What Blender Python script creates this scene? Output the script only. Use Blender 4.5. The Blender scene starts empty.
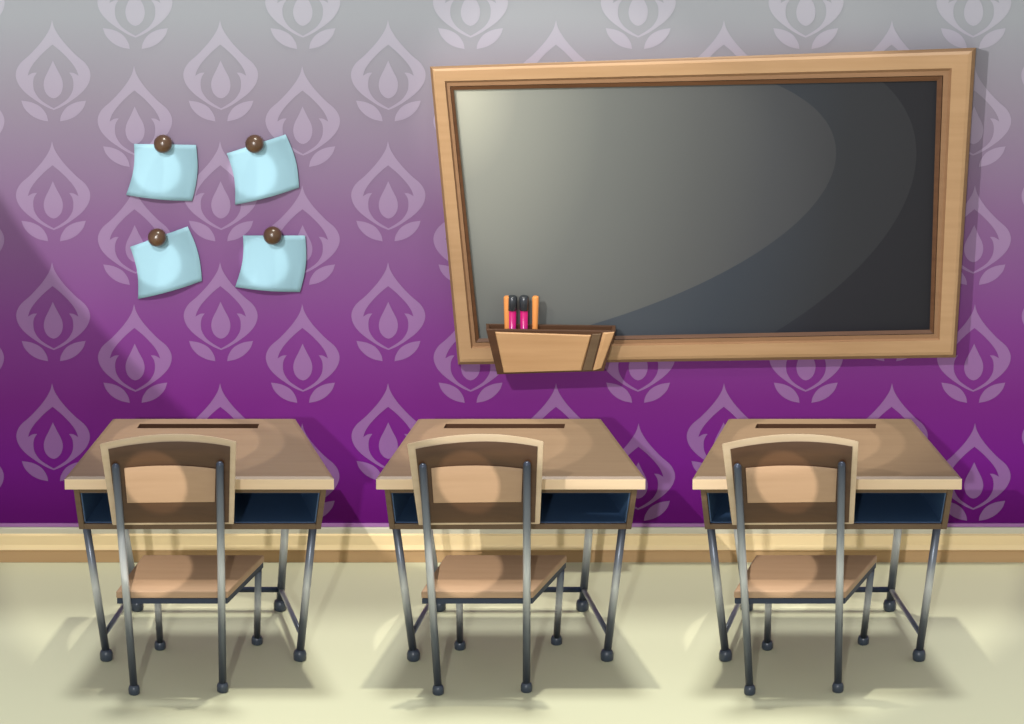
import bpy, bmesh, math
from mathutils import Vector, Matrix

S = bpy.context.scene
COL = S.collection
R = math.radians

# ------------------------------------------------------------------ camera
D, PITCH, FPX = 30.0, R(20), 8100.0
ct, st = math.cos(PITCH), math.sin(PITCH)
ZC = 198 * (D + .27) / (FPX * ct)
CAM = Vector((0, -D * ct, ZC + D * st))
FW, UP = Vector((0, ct, -st)), Vector((0, st, ct))
cam = bpy.data.cameras.new('camera')
cam.sensor_width = 36; cam.lens = 36 * FPX / 1024; cam.clip_end = 200; cam.clip_start = 1
co = bpy.data.objects.new('camera', cam); COL.objects.link(co)
co.location = CAM; co.rotation_euler = (R(90) - PITCH, 0, 0)
S.camera = co


def P(px, py, d):
    """point of the room seen at (px, py) that stands d metres in front of the wall"""
    r = FW + Vector(((px - 512) / FPX, 0, 0)) + UP * ((362 - py) / FPX)
    t = (-d - CAM.y) / r.y
    return CAM + r * t


def F(px, py):
    """point of the floor seen at (px, py)"""
    r = FW + Vector(((px - 512) / FPX, 0, 0)) + UP * ((362 - py) / FPX)
    return CAM + r * (-CAM.z / r.z)


# --------------------------------------------------------------- materials
def lin(c):
    return tuple(((v / 255) / 12.92 if v / 255 <= .04045 else ((v / 255 + .055) / 1.055) ** 2.4) for v in c) + (1,)


class Mat:
    def __init__(self, name, c=(128, 128, 128), rough=.6, metal=0., spec=.3, coat=0.):
        self.m = bpy.data.materials.new(name); self.m.use_nodes = True
        self.nt = self.m.node_tree; self.b = self.nt.nodes['Principled BSDF']
        self.b.inputs['Base Color'].default_value = lin(c)
        self.b.inputs['Roughness'].default_value = rough
        self.b.inputs['Metallic'].default_value = metal
        self.b.inputs['Specular IOR Level'].default_value = spec
        self.b.inputs['Coat Weight'].default_value = coat

    def n(self, t, **k):
        x = self.nt.nodes.new(t)
        for a, v in k.items(): setattr(x, a, v)
        return x

    def l(self, a, b): self.nt.links.new(a, b)

    def math(self, op, a, b=None, c=None, clamp=False):
        x = self.n('ShaderNodeMath', operation=op); x.use_clamp = clamp
        for i, v in enumerate((a, b, c)):
            if v is None: continue
            if isinstance(v, (int, float)): x.inputs[i].default_value = v
            else: self.l(v, x.inputs[i])
        return x.outputs[0]

    def mix(self, f, a, b):
        x = self.n('ShaderNodeMix', data_type='RGBA')
        for i, v in ((0, f), (6, a), (7, b)):
            if isinstance(v, (int, float, tuple)): x.inputs[i].default_value = v
            else: self.l(v, x.inputs[i])
        return x.outputs[2]

    def ramp(self, f, stops, interp='LINEAR'):
        x = self.n('ShaderNodeValToRGB'); cr = x.color_ramp; cr.interpolation = interp
        while len(cr.elements) < len(stops): cr.elements.new(.5)
        for e, (p, c) in zip(cr.elements, stops):
            e.position = p; e.color = lin(c)
        self.l(f, x.inputs[0]); return x.outputs[0]

    def coord(self, which='Object'):
        tc = self.n('ShaderNodeTexCoord'); s = self.n('ShaderNodeSeparateXYZ')
        self.l(tc.outputs[which], s.inputs[0]); return tc.outputs[which], s.outputs

    def base(self, c): self.l(c, self.b.inputs['Base Color'])


def wood(name, c, c2, rough=.45, spec=.35, scale=(2, 26, 26)):
    m = Mat(name, c, rough, spec=spec)
    v, _ = m.coord()
    mp = m.n('ShaderNodeMapping'); mp.inputs['Scale'].default_value = scale; m.l(v, mp.inputs[0])
    nz = m.n('ShaderNodeTexNoise'); nz.inputs['Scale'].default_value = 1.6; nz.inputs['Detail'].default_value = 3
    m.l(mp.outputs[0], nz.inputs['Vector'])
    m.base(m.ramp(nz.outputs['Fac'], [(.3, c2), (.7, c)]))
    return m.m


WZ = 2.42    # wall height


def wall_mat(name, lift):
    m = Mat(name, rough=.9, spec=.1)
    _, s = m.coord()
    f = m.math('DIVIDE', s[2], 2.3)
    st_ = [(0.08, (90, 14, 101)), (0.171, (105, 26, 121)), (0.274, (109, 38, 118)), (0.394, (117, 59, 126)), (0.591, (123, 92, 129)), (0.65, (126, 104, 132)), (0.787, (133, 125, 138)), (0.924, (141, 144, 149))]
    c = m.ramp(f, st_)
    if lift: c = m.mix(.15, c, lin((222, 208, 234)))
    m.base(c); return m.m


M = {}
M['wall'] = wall_mat('ombre_wallpaper', 0)
M['motif'] = wall_mat('wallpaper_motif', 1)


def floor_mat():
    m = Mat('pale_floor', rough=.75, spec=.2)
    v, s = m.coord()
    nz = m.n('ShaderNodeTexNoise'); nz.inputs['Scale'].default_value = .8; nz.inputs['Detail'].default_value = 2
    m.l(v, nz.inputs['Vector'])
    m.base(m.ramp(nz.outputs['Fac'], [(.3, (197, 198, 167)), (.7, (201, 202, 171))]))
    return m.m


M['floor'] = floor_mat()
M['desk_wood'] = wood('desk_wood', (114, 94, 72), (108, 88, 67), .45)
M['desk_edge'] = wood('desk_edge_wood', (226, 200, 166), (219, 192, 158), .45)
M['seat_wood'] = wood('seat_wood', (170, 140, 112), (163, 133, 105), .4)
M['brown'] = wood('dark_brown_wood', (82, 55, 34), (70, 45, 27), .35, .5)
M['rim'] = wood('back_rim_wood', (196, 175, 146), (188, 166, 136), .45)
M['cubby'] = wood('cubby_wood', (104, 84, 62), (92, 72, 52), .5)
M['slot'] = Mat('groove_brown', (72, 46, 28), .6).m
M['blue'] = Mat('dark_blue_steel', (62, 88, 122), .35, .2, .5).m
M['rail'] = Mat('seat_rail_steel', (44, 54, 74), .4, .3, .5).m
M['rubber'] = Mat('black_rubber', (52, 62, 76), .35, spec=.6).m
M['board_wood'] = wood('board_frame_wood', (172, 138, 102), (164, 130, 94), .4, .4)
M['frame_edge'] = wood('frame_edge_wood', (134, 104, 74), (126, 97, 68), .45)
M['frame_groove'] = wood('frame_groove_wood', (142, 108, 78), (134, 101, 72), .45)
M['board_dark'] = wood('board_inner_lip_wood', (92, 60, 36), (80, 50, 28), .5)
M['holder'] = wood('holder_wood', (190, 150, 108), (180, 140, 98), .45)
M['holder_dark'] = wood('holder_rim_wood', (84, 56, 36), (72, 46, 28), .5)
M['pin'] = Mat('brown_pin_plastic', (74, 52, 34), .3, spec=.6).m
M['pin_metal'] = Mat('pin_steel', (150, 150, 155), .3, .9).m
M['orange'] = Mat('orange_stick', (214, 140, 76), .5).m
M['cap'] = Mat('black_cap', (40, 44, 50), .25, spec=.6).m
M['base_cap'] = Mat('baseboard_grey_cream', (196, 192, 172), .6).m
M['base_cream'] = wood('baseboard_cream', (236, 212, 162), (232, 206, 158), .55, .3, (1, 20, 20))
M['base_tan'] = wood('baseboard_tan', (188, 154, 112), (182, 148, 107), .55, .3, (1, 20, 20))
M['lilac'] = Mat('lilac_trim', (150, 100, 156), .6).m


def steel_mat():
    # highlight painted into the colour: pale mid-length on each tube, dark at both ends
    m = Mat('highlight_steel_tube', rough=.32, metal=.35, spec=.5)
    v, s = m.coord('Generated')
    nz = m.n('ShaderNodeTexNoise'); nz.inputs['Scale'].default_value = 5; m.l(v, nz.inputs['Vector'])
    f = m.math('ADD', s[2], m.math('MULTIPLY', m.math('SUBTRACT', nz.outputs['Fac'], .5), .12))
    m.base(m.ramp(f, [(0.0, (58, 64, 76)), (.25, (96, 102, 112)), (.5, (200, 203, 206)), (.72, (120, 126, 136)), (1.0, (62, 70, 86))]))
    return m.m


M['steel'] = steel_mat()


def marker_mat():
    m = Mat('marker_body', rough=.3, spec=.5)
    _, s = m.coord('Generated')
    m.base(m.ramp(s[2], [(0.0, (80, 16, 120)), (.5, (104, 18, 124)), (.75, (170, 12, 104)), (1, (180, 14, 98))]))
    return m.m


M['marker'] = marker_mat()


def note_mat():
    m = Mat('pale_blue_paper', (134, 168, 180), .8, spec=.1)
    return m.m


M['note'] = note_mat()


# ------------------------------------------------------------- mesh helpers
class MB:
    def __init__(self): self.bm = bmesh.new()

    def poly(self, pts, mi=0):
        f = self.bm.faces.new([self.bm.verts.new(p) for p in pts]); f.material_index = mi; return f

    def hexa(self, lo, hi, mi=0, bev=0, seg=2, skip=()):
        """closed body between quad lo and quad hi (each 4 points, same order)"""
        b = bmesh.new()
        v = [b.verts.new(p) for p in lo] + [b.verts.new(p) for p in hi]
        fs = [(3, 2, 1, 0), (4, 5, 6, 7), (0, 1, 5, 4), (1, 2, 6, 5), (2, 3, 7, 6), (3, 0, 4, 7)]
        for i, q in enumerate(fs):
            if i in skip: continue
            f = b.faces.new([v[k] for k in q]); f.material_index = mi
        bmesh.ops.recalc_face_normals(b, faces=b.faces)
        if bev:
            bmesh.ops.bevel(b, geom=list(b.edges), offset=bev, segments=seg, profile=.6, affect='EDGES')
            for f in b.faces: f.material_index = mi
        self.join(b)

    def join(self, b):
        me = bpy.data.meshes.new('tmp'); b.to_mesh(me); b.free()
        self.bm.from_mesh(me); bpy.data.meshes.remove(me)

    def tube(self, pts, rad, n=16, mi=0, squash=1., round_top=False):
        """tube through pts, rad a number or one per point"""
        if not isinstance(rad, (list, tuple)): rad = [rad] * len(pts)
        pts = [Vector(p) for p in pts]; rad = list(rad)
        if round_top:
            a = pts[-1]; u = (pts[-1] - pts[-2]).normalized(); r = rad[-1]
            for k in range(1, 6):
                q = k / 5 * math.pi / 2
                pts.append(a + u * (math.sin(q) * r)); rad.append(max(r * math.cos(q), r * .04))
        b = bmesh.new(); rings = []
        for i, p in enumerate(pts):
            t = (pts[min(i + 1, len(pts) - 1)] - pts[max(i - 1, 0)]).normalized()
            x = t.cross(Vector((0, 1, 0)) if abs(t.y) < .9 else Vector((1, 0, 0))).normalized(); y = t.cross(x).normalized()
            rings.append([b.verts.new(p + x * (math.cos(2 * math.pi * k / n) * rad[i]) + y * (math.sin(2 * math.pi * k / n) * rad[i] * squash)) for k in range(n)])
        for r0, r1 in zip(rings, rings[1:]):
            for k in range(n): b.faces.new((r0[k], r0[(k + 1) % n], r1[(k + 1) % n], r1[k])).smooth = True
        b.faces.new(rings[0][::-1]); b.faces.new(rings[-1])
        bmesh.ops.recalc_face_normals(b, faces=b.faces)
        for f in b.faces: f.material_index = mi
        self.join(b)

    def lathe(self, c, prof, axis=Vector((0, 0, 1)), n=24, mi=0):
        self.tube([Vector(c) + axis * h for r, h in prof], [r for r, h in prof], n, mi)


def obj(name, mb, mats, parent=None, org=None):
    """link as ONE mesh object; its origin is put at org (world)"""
    me = bpy.data.meshes.new(name)
    o = bpy.data.objects.new(name, me); COL.objects.link(o)
    if parent is not None and org is None: org = ORG.get(parent, Vector((0, 0, 0)))
    org = Vector(org) if org is not None else Vector((0, 0, 0))
    bmesh.ops.translate(mb.bm, vec=-org, verts=mb.bm.verts)
    mb.bm.to_mesh(me); mb.bm.free()
    for m in (mats if isinstance(mats, (list, tuple)) else [mats]): me.materials.append(m)
    ORG[o] = org
    if parent is not None:
        o.parent = parent; o.location = org - ORG[parent]
    else: o.location = org
    return o


ORG = {}


def empty(name, loc):
    o = bpy.data.objects.new(name, None); COL.objects.link(o); o.location = loc; ORG[o] = Vector(loc)
    o.empty_display_size = .1; return o


def tag(o, label, cat, group=None):
    o['label'] = label; o['category'] = cat
    if group: o['group'] = group
    return o


def struct(o): o['kind'] = 'structure'; return o


def copy_tree(o, parent=None):
    c = o.copy(); COL.objects.link(c)
    if parent is not None: c.parent = parent
    for ch in list(o.children): copy_tree(ch, c)
    return c


def quad_lerp(a, b, t): return [p.lerp(q, t) for p, q in zip(a, b)]


def smooth_path(ctrl, k=5):
    """Catmull-Rom through the points"""
    out = []
    n = len(ctrl)
    for i in range(n - 1):
        p0, p1, p2, p3 = ctrl[max(i - 1, 0)], ctrl[i], ctrl[i + 1], ctrl[min(i + 2, n - 1)]
        for j in range(k):
            t = j / k
            out.append(tuple(.5 * (2 * b + (c - a) * t + (2 * a - 5 * b + 4 * c - d) * t * t + (3 * b - a - 3 * c + d) * t ** 3) for a, b, c, d in zip(p0, p1, p2, p3)))
    out.append(tuple(ctrl[-1])); return out


# ------------------------------------------------------------------- room
def build_room():
    w = MB()
    w.hexa([Vector(p) for p in ((-5, 0, -.1), (5, 0, -.1), (5, .15, -.1), (-5, .15, -.1))],
           [Vector(p) for p in ((-5, 0, WZ), (5, 0, WZ), (5, .15, WZ), (-5, .15, WZ))])
    k = 1 / 5.57
    U = lambda L: [((x - 297) * k, (y - 135) * k) for x, y in L]
    outer = smooth_path(U([(297, 135), (312, 185), (355, 250), (420, 320), (478, 372), (502, 425), (490, 480), (450, 530), (390, 575), (340, 605), (297, 623)]))
    in1 = smooth_path(U([(297, 614), (335, 592), (375, 562), (402, 520), (408, 478), (402, 445), (386, 420)]))
    in2 = smooth_path(U([(386, 420), (410, 422), (437, 437)]), 3)
    in3 = smooth_path(U([(437, 437), (424, 402), (395, 360), (345, 308), (297, 268)]))
    ring = outer + in1 + in2[1:] + in3[1:]
    drop = smooth_path(U([(297, 355), (318, 400), (343, 450), (350, 490), (340, 528), (318, 552), (297, 560)]))
    leaf = smooth_path(U([(330, 685), (338, 650), (368, 608), (418, 582), (475, 572)])) + smooth_path(U([(475, 572), (460, 612), (425, 650), (380, 674), (330, 685)]))[1:-1]
    zs = FPX * ct / D; xs = FPX / D

    def place(cx, ty, poly, sx):
        pts = []
        for x, y in poly:
            q = P(cx, ty, .0012)
            pts.append(Vector((q.x + sx * x / xs, q.y, q.z - y / zs)))
        if sx < 0: pts = pts[::-1]
        f = w.poly(pts, 1)
        f.normal_update()
        if f.normal.y > 0: f.normal_flip()
    for i in range(-5, 12):
        for j in range(-2, 5):
            for cx, ty in ((52 + 168 * i, 20 + 121 * j), (134 + 168.2 * i, 66 + 119 * j)):
                if ty + 100 > 526 or P(cx, ty, 0).z > WZ - .02 or abs(P(cx, ty, 0).x) > 4.8: continue
                for sx in (1, -1):
                    place(cx, ty, ring, sx); place(cx, ty, drop, sx); place(cx, ty, leaf, sx)
    struct(obj('wall_back', w, [M['wall'], M['motif']]))
    f = MB()
    f.hexa([Vector(p) for p in ((-5, -7, -.1), (5, -7, -.1), (5, .0, -.1), (-5, .0, -.1))],
           [Vector(p) for p in ((-5, -7, 0), (5, -7, 0), (5, .0, 0), (-5, .0, 0))])
    struct(obj('floor', f, M['floor']))
    # baseboard: profile extruded along x, (distance from wall, height, material)
    prof = [(.0, .134, 0), (.010, .134, 0), (.012, .130, 0), (.012, .110, 0), (.022, .106, 1), (.024, .070, 1), (.030, .052, 1), (.030, .048, 2), (.024, .044, 2), (.024, .0, 2)]
    b = MB()
    for (d0, z0, _), (d1, z1, mi) in zip(prof, prof[1:]):
        b.poly([Vector((-5, -d0, z0)), Vector((-5, -d1, z1)), Vector((5, -d1, z1)), Vector((5, -d0, z0))], mi)
    bmesh.ops.remove_doubles(b.bm, verts=b.bm.verts, dist=1e-5)
    bmesh.ops.recalc_face_normals(b.bm, faces=b.bm.faces)
    for s in (-5, 5): b.poly([Vector((s, -d, z)) for d, z, _ in prof] + [Vector((s, 0, 0))], 1)
    struct(obj('baseboard_back', b, [M['base_cap'], M['base_cream'], M['base_tan']]))
    t = MB()
    t.hexa([Vector(p) for p in ((-5, -.008, .136), (5, -.008, .136), (5, 0, .136), (-5, 0, .136))],
           [Vector(p) for p in ((-5, -.006, .148), (5, -.006, .148), (5, 0, .148), (-5, 0, .148))])
    struct(obj('trim_1', t, M['lilac']))


build_room()


# ------------------------------------------------------------- blackboard
def build_board():
    O = [(430, 66.6), (976, 47.7), (955.7, 357.5), (458, 364.5)]
    I = [(453.6, 90), (937, 80.7), (929.7, 329.7), (479, 338.5)]
    D0, DF, DS = .002, .085, .055
    org = P(700, 205, 0)
    root = empty('blackboard', (org.x, 0, P(700, 360, 0).z))
    ring = lambda A, d: [P(x, y, d) for x, y in A]
    # moulded frame: one mesh of concentric rings
    L = lambda t: [(a[0] + (b[0] - a[0]) * t, a[1] + (b[1] - a[1]) * t) for a, b in zip(O, I)]
    steps = [(0, D0), (0.0, DF - .016), (.10, DF - .004), (.20, DF), (.62, DF), (.70, DF - .012), (.84, DF - .012), (.86, DS)]
    m = MB(); vs = []
    for t, d in steps: vs.append([m.bm.verts.new(p) for p in ring(L(t), d)])
    for i, (r0, r1) in enumerate(zip(vs, vs[1:])):
        for k in range(4): m.bm.faces.new((r0[k], r0[(k + 1) % 4], r1[(k + 1) % 4], r1[k])).material_index = (1, 1, 0, 0, 2, 2, 2)[i]
    m.bm.faces.new(vs[0][::-1])
    bmesh.ops.recalc_face_normals(m.bm, faces=m.bm.faces)
    obj('frame', m, [M['board_wood'], M['frame_edge'], M['frame_groove']], root)
    # inner lip
    m = MB(); vs = []
    for t, d in ((.86, .02), (.86, DF - .010), (1.0, DF - .014), (1.0, .02)): vs.append([m.bm.verts.new(p) for p in ring(L(t), d)])
    for r0, r1 in zip(vs, vs[1:]):
        for k in range(4): m.bm.faces.new((r0[k], r0[(k + 1) % 4], r1[(k + 1) % 4], r1[k]))
    bmesh.ops.recalc_face_normals(m.bm, faces=m.bm.faces)
    obj('inner_lip', m, M['board_dark'], root)
    # slate
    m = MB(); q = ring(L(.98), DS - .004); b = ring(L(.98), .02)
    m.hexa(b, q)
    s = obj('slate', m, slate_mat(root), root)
    tag(root, 'large crooked blackboard in a pale wooden frame on the purple patterned wall', 'blackboard')
    return root


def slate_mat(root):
    # grey writing surface with its sheen painted in: pale at the left, two reflection arcs at the right
    m = Mat('sheen_slate', rough=.6, spec=.25)
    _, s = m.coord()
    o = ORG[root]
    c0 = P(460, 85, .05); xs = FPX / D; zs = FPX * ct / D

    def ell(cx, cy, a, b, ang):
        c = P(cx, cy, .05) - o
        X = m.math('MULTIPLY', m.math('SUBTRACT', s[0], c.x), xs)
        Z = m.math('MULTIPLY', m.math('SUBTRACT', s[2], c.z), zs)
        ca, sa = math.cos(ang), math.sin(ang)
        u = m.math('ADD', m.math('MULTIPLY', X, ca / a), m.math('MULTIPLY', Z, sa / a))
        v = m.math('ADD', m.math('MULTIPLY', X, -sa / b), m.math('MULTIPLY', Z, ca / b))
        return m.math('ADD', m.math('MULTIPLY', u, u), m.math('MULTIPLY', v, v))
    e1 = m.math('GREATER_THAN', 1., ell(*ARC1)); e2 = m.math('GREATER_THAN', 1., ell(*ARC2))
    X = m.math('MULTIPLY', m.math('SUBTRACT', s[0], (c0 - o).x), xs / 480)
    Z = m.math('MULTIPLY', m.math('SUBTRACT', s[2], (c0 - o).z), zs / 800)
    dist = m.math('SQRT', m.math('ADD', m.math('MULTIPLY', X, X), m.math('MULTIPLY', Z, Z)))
    lit_tone = m.ramp(dist, [(0, (176, 176, 160)), (.12, (134, 136, 128)), (.3, (102, 105, 102)), (.5, (82, 84, 84)), (.65, (66, 68, 71)), (.8, (54, 55, 58)), (1, (40, 40, 44))])
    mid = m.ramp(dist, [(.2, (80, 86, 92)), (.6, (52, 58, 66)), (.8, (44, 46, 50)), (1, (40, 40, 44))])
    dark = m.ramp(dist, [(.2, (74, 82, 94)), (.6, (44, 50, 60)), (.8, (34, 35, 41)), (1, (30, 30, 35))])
    m.base(m.mix(e1, m.mix(e2, dark, mid), lit_tone))
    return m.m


# centre, half axes, slant of the two painted reflection arcs
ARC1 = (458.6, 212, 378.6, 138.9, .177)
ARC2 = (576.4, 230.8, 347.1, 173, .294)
board = build_board()


def build_holder():
    d0, d1 = .088, .150
    # opening corners (top) and bottom corners, front plane and back plane
    T0, T1 = P(486, 329.3, d1), P(615.7, 331, d1)
    B0, B1 = P(497, 374.4, d1 - .008), P(604, 371, d1 - .008)
    wall_t = .012
    root = empty('marker_holder', ((T0.x + T1.x) / 2, -d0, B0.z))
    tb = lambda p, d: Vector((p.x, -d, p.z))
    m = MB()
    # front, two sides, back, bottom as boards of an open-topped box
    m.hexa([tb(B0, d1 - .008), tb(B1, d1 - .008), tb(B1, d1 - .008 - wall_t), tb(B0, d1 - .008 - wall_t)],
           [tb(T0, d1), tb(T1, d1), tb(T1, d1 - wall_t), tb(T0, d1 - wall_t)], 0, .003)
    for s, T, B in ((1, T0, B0), (-1, T1, B1)):
        o = Vector((s * wall_t, 0, 0))
        m.hexa([tb(B, d0), tb(B, d1 - .010), tb(B, d1 - .010) + o, tb(B, d0) + o],
               [tb(T, d0), tb(T, d1 - .002), tb(T, d1 - .002) + o, tb(T, d0) + o], 0, .002)
    m.hexa([tb(B0, d0), tb(B1, d0), tb(B1, d0 + .01), tb(B0, d0 + .01)],
           [tb(T0, d0), tb(T1, d0), tb(T1, d0 + .01), tb(T0, d0 + .01)], 0, .001)
    up = Vector((0, 0, .012))
    m.hexa([tb(B0, d0), tb(B1, d0), tb(B1, d1 - .008), tb(B0, d1 - .008)],
           [tb(B0, d0) + up, tb(B1, d0) + up, tb(B1, d1 - .008) + up, tb(B0, d1 - .008) + up], 0)
    obj('box', m, M['holder_dark'], root)
    # raised pale front panel
    g = lambda u, v, e: tb(T0.lerp(T1, u).lerp(B0.lerp(B1, u), v), d1 - .008 * v + e)
    m = MB()
    m.hexa([g(.065, .05, -.001), g(.82, .10, -.001), g(.79, .97, -.001), g(.065, .97, -.001)],
           [g(.072, .07, .006), g(.81, .12, .006), g(.775, .95, .006), g(.072, .95, .006)], 0, .0012)
    m.hexa([g(.90, .04, -.001), g(.995, .02, -.001), g(.97, .93, -.001), g(.89, .97, -.001)],
           [g(.93, .06, .005), g(.99, .03, .003), g(.96, .92, .003), g(.91, .96, .005)], 0, .001)
    m.hexa([g(.825, .08, -.001), g(.895, .06, -.001), g(.885, .97, -.001), g(.795, .97, -.001)],
           [g(.825, .09, .004), g(.89, .07, .004), g(.88, .96, .004), g(.80, .96, .004)], 1, .001)
    obj('front_panel', m, [M['holder'], M['cubby']], root)
    tag(root, 'small open wooden holder on the lower left corner of the blackboard frame', 'holder')
    # what stands in it
    zb = B0.z + .0125
    dm, db = .118, .113

    def stick(px, py, label):
        t = P(px, py, dm); b = Vector((t.x + (.002 if px < 520 else -.004), -db, zb))
        m = MB(); m.tube([b, b.lerp(t, .3), t - Vector((0, 0, .004)), t], [.008, .009, .0125, .0105], 12)
        tag(obj('orange_stick', m, M['orange'], org=b), label, 'stick', 'orange sticks in the holder')
    stick(507, 296.5, 'thin orange stick at the left end of the wooden holder')
    stick(535.5, 296.5, 'thin orange stick at the right end of the wooden holder')

    def marker(px, label):
        t = P(px, 296, dm); c = P(px, 310, dm); b = Vector((t.x, -db, zb))
        r = empty('marker', b)
        m = MB(); m.tube([b, b + (c - b) * .06, c], [.010, .0125, .0145], 16); obj('body', m, M['marker'], r)
        m = MB(); m.tube([c, c + Vector((0, 0, .002)), t - Vector((0, 0, .005)), t], [.016, .0178, .0178, .013], 16); obj('cap', m, M['cap'], r)
        tag(r, label, 'marker', 'markers in the holder')
    marker(512.3, 'left of the two magenta markers with black caps in the wooden holder')
    marker(524, 'right of the two magenta markers with black caps in the wooden holder')


build_holder()


# ------------------------------------------------------------------ notes
def build_note(c, pin, label, plabel):
    """c: four corners in the picture, TL TR BR BL; sheet hangs from its pin and curls off the wall at its lower edge"""
    n = 12; m = MB(); th = .0015
    grid = []
    for j in range(n + 1):
        v = j / n; row = []
        for i in range(n + 1):
            u = i / n
            bow = .055 * math.sin(math.pi * v)              # both side edges bow to the right a little
            x = (c[0][0] * (1 - u) + c[1][0] * u) * (1 - v) + (c[3][0] * (1 - u) + c[2][0] * u) * v
            y = (c[0][1] * (1 - u) + c[1][1] * u) * (1 - v) + (c[3][1] * (1 - u) + c[2][1] * u) * v
            ex = Vector((c[1][0] - c[0][0], c[1][1] - c[0][1]))
            x += ex.x * bow; y += ex.y * bow + 1.5 * math.sin(math.pi * u) * v
            d = .007 + .010 * v * v + .030 * math.sin(math.pi * min(u * 1.1, 1)) * v + .014 * (2 * abs(u - .48)) ** 2 * (1 - v)
            row.append(P(x, y, d))
        grid.append(row)
    vf = [[m.bm.verts.new(p) for p in r] for r in grid]
    vb = [[m.bm.verts.new(p + Vector((0, th, 0))) for p in r] for r in grid]
    for j in range(n):
        for i in range(n):
            m.bm.faces.new((vf[j][i], vf[j + 1][i], vf[j + 1][i + 1], vf[j][i + 1])).smooth = True
            m.bm.faces.new((vb[j][i], vb[j][i + 1], vb[j + 1][i + 1], vb[j + 1][i])).smooth = True
    for k in range(n):
        for a, b in (((0, k), (0, k + 1)), ((n, k + 1), (n, k)), ((k + 1, 0), (k, 0)), ((k, n), (k + 1, n))):
            m.bm.faces.new((vf[a[0]][a[1]], vf[b[0]][b[1]], vb[b[0]][b[1]], vb[a[0]][a[1]]))
    bmesh.ops.recalc_face_normals(m.bm, faces=m.bm.faces)
    ctr = P(sum(p[0] for p in c) / 4, sum(p[1] for p in c) / 4, 0)
    tag(obj('paper_note', m, M['note'], org=ctr), label, 'note', 'blue paper notes on the wall')
    # pin: round head on a short steel shaft driven through the sheet
    r = .0345
    h = P(pin[0], pin[1], .028 + r * .7)
    root = empty('push_pin', (h.x, 0, h.z))
    m = MB(); ax = Vector((0, -1, 0)); K = 16
    prof = [(max(r * math.sin(math.pi * k / K), .0008), -r * math.cos(math.pi * k / K)) for k in range(K + 1)]
    m.lathe(h, prof, ax, 28); obj('pin_head', m, M['pin'], root)
    m = MB(); m.tube([Vector((h.x, .001, h.z)), Vector((h.x, h.y + r * .8, h.z))], [.003, .006], 10); obj('pin_shaft', m, M['pin_metal'], root)
    tag(root, plabel, 'pin', 'brown pins holding the notes')


build_note([(134, 144), (196, 145), (192, 201), (126, 195)], (163, 144), 'upright pale blue paper note, upper left of the four on the wall', 'round brown pin holding the upper left blue note')
build_note([(226.7, 153.5), (285.6, 134.6), (299, 187.7), (235, 204.8)], (254.6, 144), 'tilted pale blue paper note, upper right of the four on the wall', 'round brown pin holding the upper right tilted blue note')
build_note([(130, 247), (187.6, 226.6), (202, 281), (138, 299)], (157, 237.6), 'tilted pale blue paper note, lower left of the four on the wall', 'round brown pin holding the lower left tilted blue note')
build_note([(243, 235.6), (305, 235.6), (300, 292), (235, 287)], (272.6, 235.6), 'upright pale blue paper note, lower right of the four on the wall', 'round brown pin holding the lower right blue note')


# ------------------------------------------------------------------- desk
def foot(parent, p, r, h, name='foot_cap'):
    m = MB(); m.lathe(Vector((p.x, p.y, 0)), [(r * .82, 0), (r, h * .12), (r * 1.02, h * .6), (r * .86, h * .86), (r * .55, h)], n=18)
    obj(name, m, M['rubber'], parent)


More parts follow.
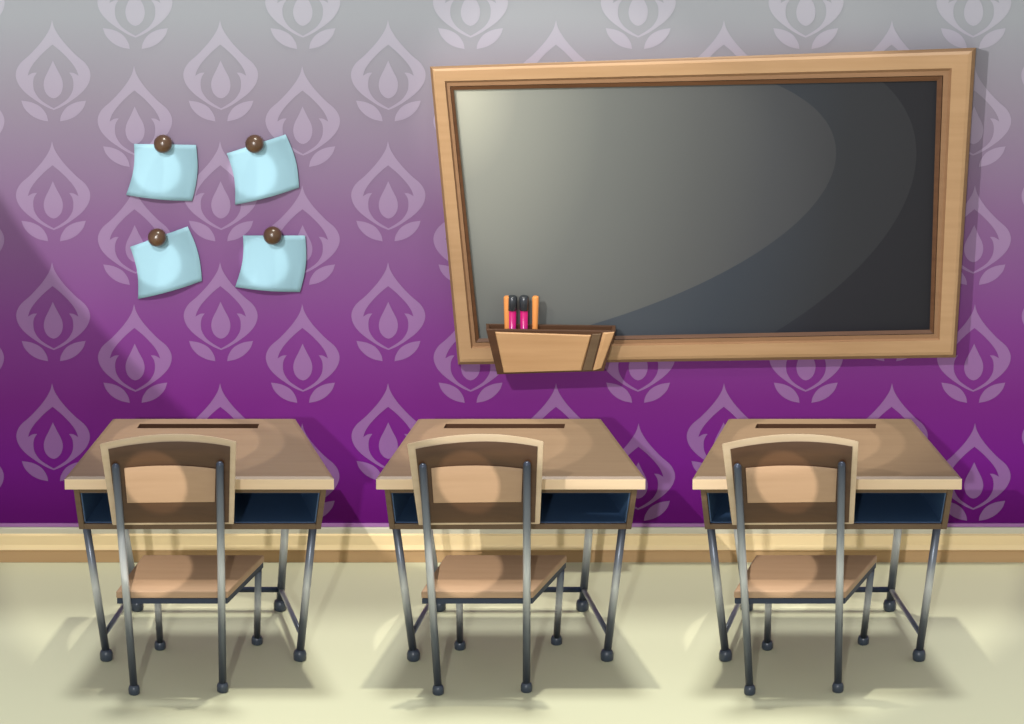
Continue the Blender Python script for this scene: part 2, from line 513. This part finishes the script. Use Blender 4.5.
def build_desk():
    root = empty('school_desk', (F(510, 640).x, -.84, 0))
    zt = .772
    dF, dB = 1.165, .55

    def top_pt(px, d):  # point of the table top plane, straight edge ends read off the photograph
        return Vector((P(px, 450, d).x, -d, zt))
    FL, FR, BR, BL = top_pt(375.7, dF), top_pt(645.8, dF), top_pt(600.6, dB), top_pt(418.5, dB)
    th = Vector((0, 0, .046))
    # table top with pencil groove cut in: ring of top faces round the groove
    m = MB()
    m.hexa([FL - th, FR - th, BR - th, BL - th], [FL - Vector((0, 0, .006)), FR - Vector((0, 0, .006)), BR - Vector((0, 0, .006)), BL - Vector((0, 0, .006))], 1, .003, skip=(1,))
    cc = (FL + FR + BR + BL) / 4
    ins = lambda p, k: p + Vector(((cc.x - p.x) * k, (cc.y - p.y) * k * 1.2, 0))
    outer = [p - Vector((0, 0, .006)) for p in (FL, FR, BR, BL)]
    edge = [ins(p, .035) for p in (FL, FR, BR, BL)]
    gx0, gx1 = P(446, 450, .6).x, P(564, 450, .6).x
    gd0, gd1 = .660, .615
    gro = [Vector((gx0 - .008, -gd0, zt)), Vector((gx1, -gd0, zt)), Vector((gx1 + .004, -gd1, zt)), Vector((gx0, -gd1, zt))]
    b = bmesh.new()
    V = lambda L: [b.verts.new(p) for p in L]
    vo, ve, vg = V(outer), V(edge), V(gro)
    vd = V([p - Vector((0, 0, .018)) for p in gro])
    for a, c_, mi in ((vo, ve, 0), (ve, vg, 0), (vg, vd, 2)):
        for k in range(4):
            b.faces.new((a[k], a[(k + 1) % 4], c_[(k + 1) % 4], c_[k])).material_index = mi
    b.faces.new(vd).material_index = 2
    bmesh.ops.recalc_face_normals(b, faces=b.faces)
    if sum(f.normal.z for f in b.faces) < 0: bmesh.ops.reverse_faces(b, faces=b.faces)
    m.join(b)
    obj('desktop', m, [M['desk_wood'], M['desk_edge'], M['slot']], root)
    # book compartment under the top: tapered open-front box
    zc1 = zt - .046; zc0 = P(510, 529.4, 1.13).z
    x0t, x1t = P(384, 489, 1.13).x, P(638, 489, 1.13).x
    x0b, x1b = P(389.4, 529, 1.13).x, P(631.5, 529, 1.13).x
    sh = (dF - .54)
    kx = lambda x, d: cc.x + (x - cc.x) * (1 - .30 * (1.13 - d) / sh)    # narrows towards the back like the top
    d0, d1 = 1.13, .60
    t = .02

    def sl(xb0, xb1, xt0, xt1, za, zb, da, db, mb, mi=0, bev=.002):
        f = lambda z, lo, hi: lo + (hi - lo) * (z - zc0) / (zc1 - zc0)
        q = lambda z: [Vector((kx(f(z, xb0, xt0), da), -da, z)), Vector((kx(f(z, xb1, xt1), da), -da, z)), Vector((kx(f(z, xb1, xt1), db), -db, z)), Vector((kx(f(z, xb0, xt0), db), -db, z))]
        mb.hexa(q(za), q(zb), mi, bev)
    m = MB()
    sl(x0b, x0b + t, x0t, x0t + t, zc0, zc1, d0, d1, m)
    sl(x1b - t, x1b, x1t - t, x1t, zc0, zc1, d0, d1, m)
    sl(x0b + t, x1b - t, x0t + t, x1t - t, zc0, zc0 + .020, d0, d1, m)
    sl(x0b + t, x1b - t, x0t + t, x1t - t, zc1 - .026, zc1, d0, d1, m)
    sl(x0b + t, x1b - t, x0t + t, x1t - t, zc0 + .02, zc1 - .026, d1 + .015, d1, m)
    comp = obj('book_compartment', m, M['cubby'], root)
    m = MB(); t2 = t + .0005; u = .004
    sl(x0b + t2, x0b + t2 + u, x0t + t2, x0t + t2 + u, zc0 + .0205, zc1 - .0265, d0 - .012, d1 + .016, m, 0, 0)
    sl(x1b - t2 - u, x1b - t2, x1t - t2 - u, x1t - t2, zc0 + .0205, zc1 - .0265, d0 - .012, d1 + .016, m, 0, 0)
    sl(x0b + t2, x1b - t2, x0t + t2, x1t - t2, zc0 + .0205, zc0 + .0245, d0 - .012, d1 + .016, m, 0, 0)
    sl(x0b + t2, x1b - t2, x0t + t2, x1t - t2, zc1 - .0305, zc1 - .0265, d0 - .012, d1 + .016, m, 0, 0)
    sl(x0b + t2, x1b - t2, x0t + t2, x1t - t2, zc0 + .0205, zc1 - .0265, d1 + .020, d1 + .016, m, 0, 0)
    obj('steel_lining', m, M['blue'], comp)['label'] = 'dark blue steel lining'
    # legs (top in the picture, foot on the floor)
    feet = [F(413.5, 660), F(607, 660), F(582.5, 610), F(439.5, 610)]
    tops = [(395.5, 1.06), (623, 1.06), (593.5, .60), (421, .60)]
    legs = []
    for (px, d), f in zip(tops, feet):
        tp = P(px, 529, d); tp.z = zc0 + .001
        bt = Vector((f.x, f.y, .025))
        m = MB(); m.tube([bt, tp], .0145, 16, squash=.9)
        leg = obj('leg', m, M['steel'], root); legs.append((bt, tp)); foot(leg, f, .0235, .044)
    at = lambda i, z: legs[i][0].lerp(legs[i][1], (z - .025) / (zc0 - .024))
    for i, j in ((0, 3), (1, 2)):
        m = MB(); m.tube([at(i, .098), at(j, .085)], .0095, 12); obj('side_rail', m, M['steel'], root)
    m = MB(); m.tube([at(3, .085), at(2, .085)], .0105, 12); obj('cross_rail', m, M['rail'], root)
    return root


# ------------------------------------------------------------------ chair
def build_chair():
    root = empty('school_chair', (F(492, 670).x, -1.25, 0))
    nearL, nearR, farL, farR = F(438.2, 694), F(526.5, 691.5), F(460, 649), F(556.5, 644)
    zs = .388
    # seat: wooden board over a steel frame, skewed and wider at the front
    dn, df = -nearL.y - .020, 1.03
    zf = .424
    pt = lambda px, d, z: Vector((P(px, 590, d).x, -d, z))
    q = [pt(421, dn, zs), pt(533, dn, zs), pt(567, df, zf), pt(446, df, zf)]
    dz = Vector((0, 0, .028))
    m = MB(); m.hexa([p - dz for p in q], q, 0, .006, 3); obj('seat', m, M['seat_wood'], root)
    c = sum(q, Vector()) / 4
    s = [p.lerp(Vector((c.x, c.y, p.z)), .015) - dz - Vector((0, 0, .0005)) for p in q]
    h = Vector((0, 0, .020)); m = MB()
    inner = [p.lerp(Vector((c.x, c.y, p.z)), .14) for p in s]
    for k in range(4):
        a, b_ = k, (k + 1) % 4
        m.hexa([s[a] - h, s[b_] - h, inner[b_] - h, inner[a] - h], [s[a], s[b_], inner[b_], inner[a]])
    obj('seat_frame', m, M['rail'], root)
    # rear uprights run from floor to backrest (nearest the camera)
    for f, (px, py) in ((nearL, (422.8, 467)), (nearR, (527, 465))):
        f = Vector((f.x, f.y, .02)); d = -nearL.y
        tp = P(px, py, d)
        m = MB(); m.tube([f, f.lerp(tp, .5), tp], .0140, 16, round_top=True)
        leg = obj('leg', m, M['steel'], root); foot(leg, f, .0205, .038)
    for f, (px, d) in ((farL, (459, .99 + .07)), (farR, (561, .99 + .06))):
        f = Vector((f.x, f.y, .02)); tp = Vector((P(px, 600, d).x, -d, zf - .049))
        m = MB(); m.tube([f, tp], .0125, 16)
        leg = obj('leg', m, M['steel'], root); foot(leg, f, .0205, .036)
    # backrest: gently arched board, curved round the sitter, in front of the uprights
    dback = -nearL.y - .0145
    O = [(407, 444), (478, 434), (543.7, 441.5), (540, 524), (479, 525), (418.6, 525)]

    def curve_d(px): u = (px - 475) / 68; return dback - .030 + .030 * u * u - .004

    def outline(TL, TM, TR, BR, BL, n=14):
        top = []
        for k in range(n + 1):
            t = k / n
            # quadratic through the three points
            a = (1 - t) * (1 - 2 * t); b = 4 * t * (1 - t); c_ = t * (2 * t - 1)
            top.append((TL[0] * a + TM[0] * b + TR[0] * c_, TL[1] * a + TM[1] * b + TR[1] * c_))
        bot = [(BL[0] + (BR[0] - BL[0]) * k / n, BL[1] + (BR[1] - BL[1]) * k / n) for k in range(n + 1)]
        return top, bot

    def slab(mb, TL, TM, TR, BR, BL, off0, off1, n=14, mi=0, bev=.004, rows=5):
        top, bot = outline(TL, TM, TR, BR, BL, n)
        b = bmesh.new(); L = []
        for off in (off0, off1):
            g = []
            for j in range(rows + 1):
                v = j / rows
                r_ = []
                for a, c_ in zip(top, bot):
                    x = a[0] + (c_[0] - a[0]) * v; y = a[1] + (c_[1] - a[1]) * v
                    r_.append(b.verts.new(P(x, y, curve_d(x) + off)))
                g.append(r_)
            L.append(g)
        A, B_ = L
        for g in L:
            for j in range(rows):
                for i in range(n): b.faces.new((g[j][i], g[j][i + 1], g[j + 1][i + 1], g[j + 1][i]))
        for i in range(n):
            b.faces.new((A[0][i], A[0][i + 1], B_[0][i + 1], B_[0][i])); b.faces.new((A[rows][i], A[rows][i + 1], B_[rows][i + 1], B_[rows][i]))
        for j in range(rows):
            b.faces.new((A[j][0], A[j + 1][0], B_[j + 1][0], B_[j][0])); b.faces.new((A[j][n], A[j + 1][n], B_[j + 1][n], B_[j][n]))
        bmesh.ops.recalc_face_normals(b, faces=b.faces)
        b.normal_update()
        if bev:
            ed = [e for e in b.edges if len(e.link_faces) == 2 and e.calc_face_angle(0) > .6]
            bmesh.ops.bevel(b, geom=ed, offset=bev, segments=2, profile=.6, affect='EDGES')
        for f in b.faces: f.smooth = True; f.material_index = mi
        mb.join(b)
    m = MB(); slab(m, (407, 444), (478, 434), (543.7, 441.5), (540, 524), (418.6, 525), -.010, .012)
    back = obj('backrest', m, M['rim'], root); smooth_sharp(back)
    m = MB(); slab(m, (415.5, 449), (478, 441.5), (537.5, 446.5), (535, 522.5), (423.5, 523), .0125, .0165, bev=.001)
    f1 = obj('back_panel', m, M['brown'], back); f1['label'] = 'dark brown panel'; smooth_sharp(f1)
    m = MB(); slab(m, (431, 468), (478, 465.5), (522.8, 468.8), (521.5, 502), (433.5, 503), .017, .023, bev=.0025)
    f2 = obj('inset_panel', m, M['seat_wood'], back); f2['label'] = 'pale wooden panel in the middle of the backrest'; smooth_sharp(f2)
    return root


def smooth_sharp(o):
    me = o.data
    bm = bmesh.new(); bm.from_mesh(me)
    for e in bm.edges:
        if len(e.link_faces) == 2 and e.calc_face_angle(0) > .5: e.smooth = False
    bm.to_mesh(me); bm.free()


desk = build_desk(); chair = build_chair()
ex = lambda px, d: P(px, 640, d).x - P(0, 640, d).x
where = ['left of the three, under the blue notes', 'middle of the three, in line with the marker holder', 'right of the three, under the right part of the blackboard']
dl = ['pale wooden school desk with steel legs, leftmost, below the blue notes',
      'pale wooden school desk with steel legs, middle of the three in the row',
      'pale wooden school desk with steel legs, rightmost, below the blackboard\'s right half']
cl = ['wooden school chair with tubular steel legs in front of the leftmost desk',
      'wooden school chair with tubular steel legs in front of the middle desk',
      'wooden school chair with tubular steel legs in front of the rightmost desk']
DX = {desk: {0: -305.6, 1: 0, 2: 310.5}, chair: {0: -304.0, 1: 0, 2: 311.5}}
for i in (1, 0, 2):
    for src, lab, g in ((desk, dl, 'school desks in a row'), (chair, cl, 'school chairs in a row')):
        o = src if i == 1 else copy_tree(src)
        d = -src.location.y
        if i != 1: o.location.x = src.location.x + ex(DX[src][i], d)
        tag(o, lab[i], 'desk' if src is desk else 'chair', g)
desk_x = [desk.location.x + (ex(DX[desk][i], .84) if i != 1 else 0) for i in range(3)]


# ------------------------------------------------------------------ light
def lamp(name, kind, loc, aim=None, energy=1., color=(1, 1, 1), **k):
    l = bpy.data.lights.new(name, kind); o = bpy.data.objects.new(name, l); COL.objects.link(o)
    l.energy = energy; l.color = color
    for a, v in k.items(): setattr(l, a, v)
    o.location = loc
    if aim is not None: o.rotation_euler = (Vector(aim) - Vector(loc)).to_track_quat('-Z', 'Y').to_euler()
    return o


w = bpy.data.worlds.new('world'); S.world = w; w.use_nodes = True
w.node_tree.nodes['Background'].inputs[0].default_value = (1, 1, 1, 1)
w.node_tree.nodes['Background'].inputs[1].default_value = .56
# daylight from the front, a little from the left
lamp('front_sun', 'SUN', (-3, -8, 5), (-3 + 8 * .10, 0, 5 - 8 * .36), 1.0, angle=R(.8))
# light falling from high above over the wall, makes the pools of shade under the desks
lamp('high_sun', 'SUN', (0, 1, 6), (0, 1 - 6 * .24, 0), 1.7, angle=R(8))
# added unseen spot high at the left: its round edge draws an arc on the wall
lamp('wall_fill_spot', 'SPOT', (-2.0, -5, 4.7), (.2, 0, 3.15), 1020, (1, .97, .95), spot_size=R(53.5), spot_blend=.02, shadow_soft_size=.02)
# added unseen narrow spots brighten the left part of each paper note
for nx, ny in ((155, 168), (252, 172), (156, 262), (263, 262)):
    c = P(nx, ny, .02)
    lamp('note_fill_spot', 'SPOT', (c.x - .5, -1.6, c.z + .8), c, 95, (1, .99, .97), spot_size=2 * math.atan(.095 / 1.86), spot_blend=.25, shadow_soft_size=.01)
# added unseen spot from the upper left, brightens the board's left side
lamp('board_fill_spot', 'SPOT', (-1.3, -1.9, 3.1), (.30, 0, 1.60), 120, (1, .93, .84), spot_size=R(26), spot_blend=.5, shadow_soft_size=.03)
# added unseen spot from above, makes the bright pool on the floor
lamp('floor_fill_spot', 'SPOT', (0, -.35, 7), (0, -.05, 0), 900, (1, .96, .85), spot_size=2 * math.atan(1.95 / 7), spot_blend=.02, shadow_soft_size=.1)
for x in desk_x:
    # added unseen spots: two on each desk's left part, then seat and backrest
    for rad, e in ((.36, 110), (.27, 150)):
        lamp('desk_fill_spot', 'SPOT', (x - .15, -.75, 3.2), (x - .06, -.80, .77), e, (1, .93, .84), spot_size=2 * math.atan(rad / 2.45), spot_blend=.03, shadow_soft_size=.01)
    lamp('seat_fill_spot', 'SPOT', (x - .55, -3.6, 2.2), (x - .16, -1.2, .44), 320, (1, .93, .84), spot_size=2 * math.atan(.12 / 3), spot_blend=.05, shadow_soft_size=.01)
    lamp('backrest_fill_spot', 'SPOT', (x - 1.2, -4.0, 2.4), (x - .19, -1.4, .87), 420, (1, .93, .84), spot_size=2 * math.atan(.10 / 3.2), spot_blend=.05, shadow_soft_size=.01)
vs = S.view_settings
S.display_settings.display_device = 'sRGB'
vs.view_transform = 'Standard'; vs.look = 'None'; vs.gamma = 1; vs.exposure = 0; vs.use_curve_mapping = False
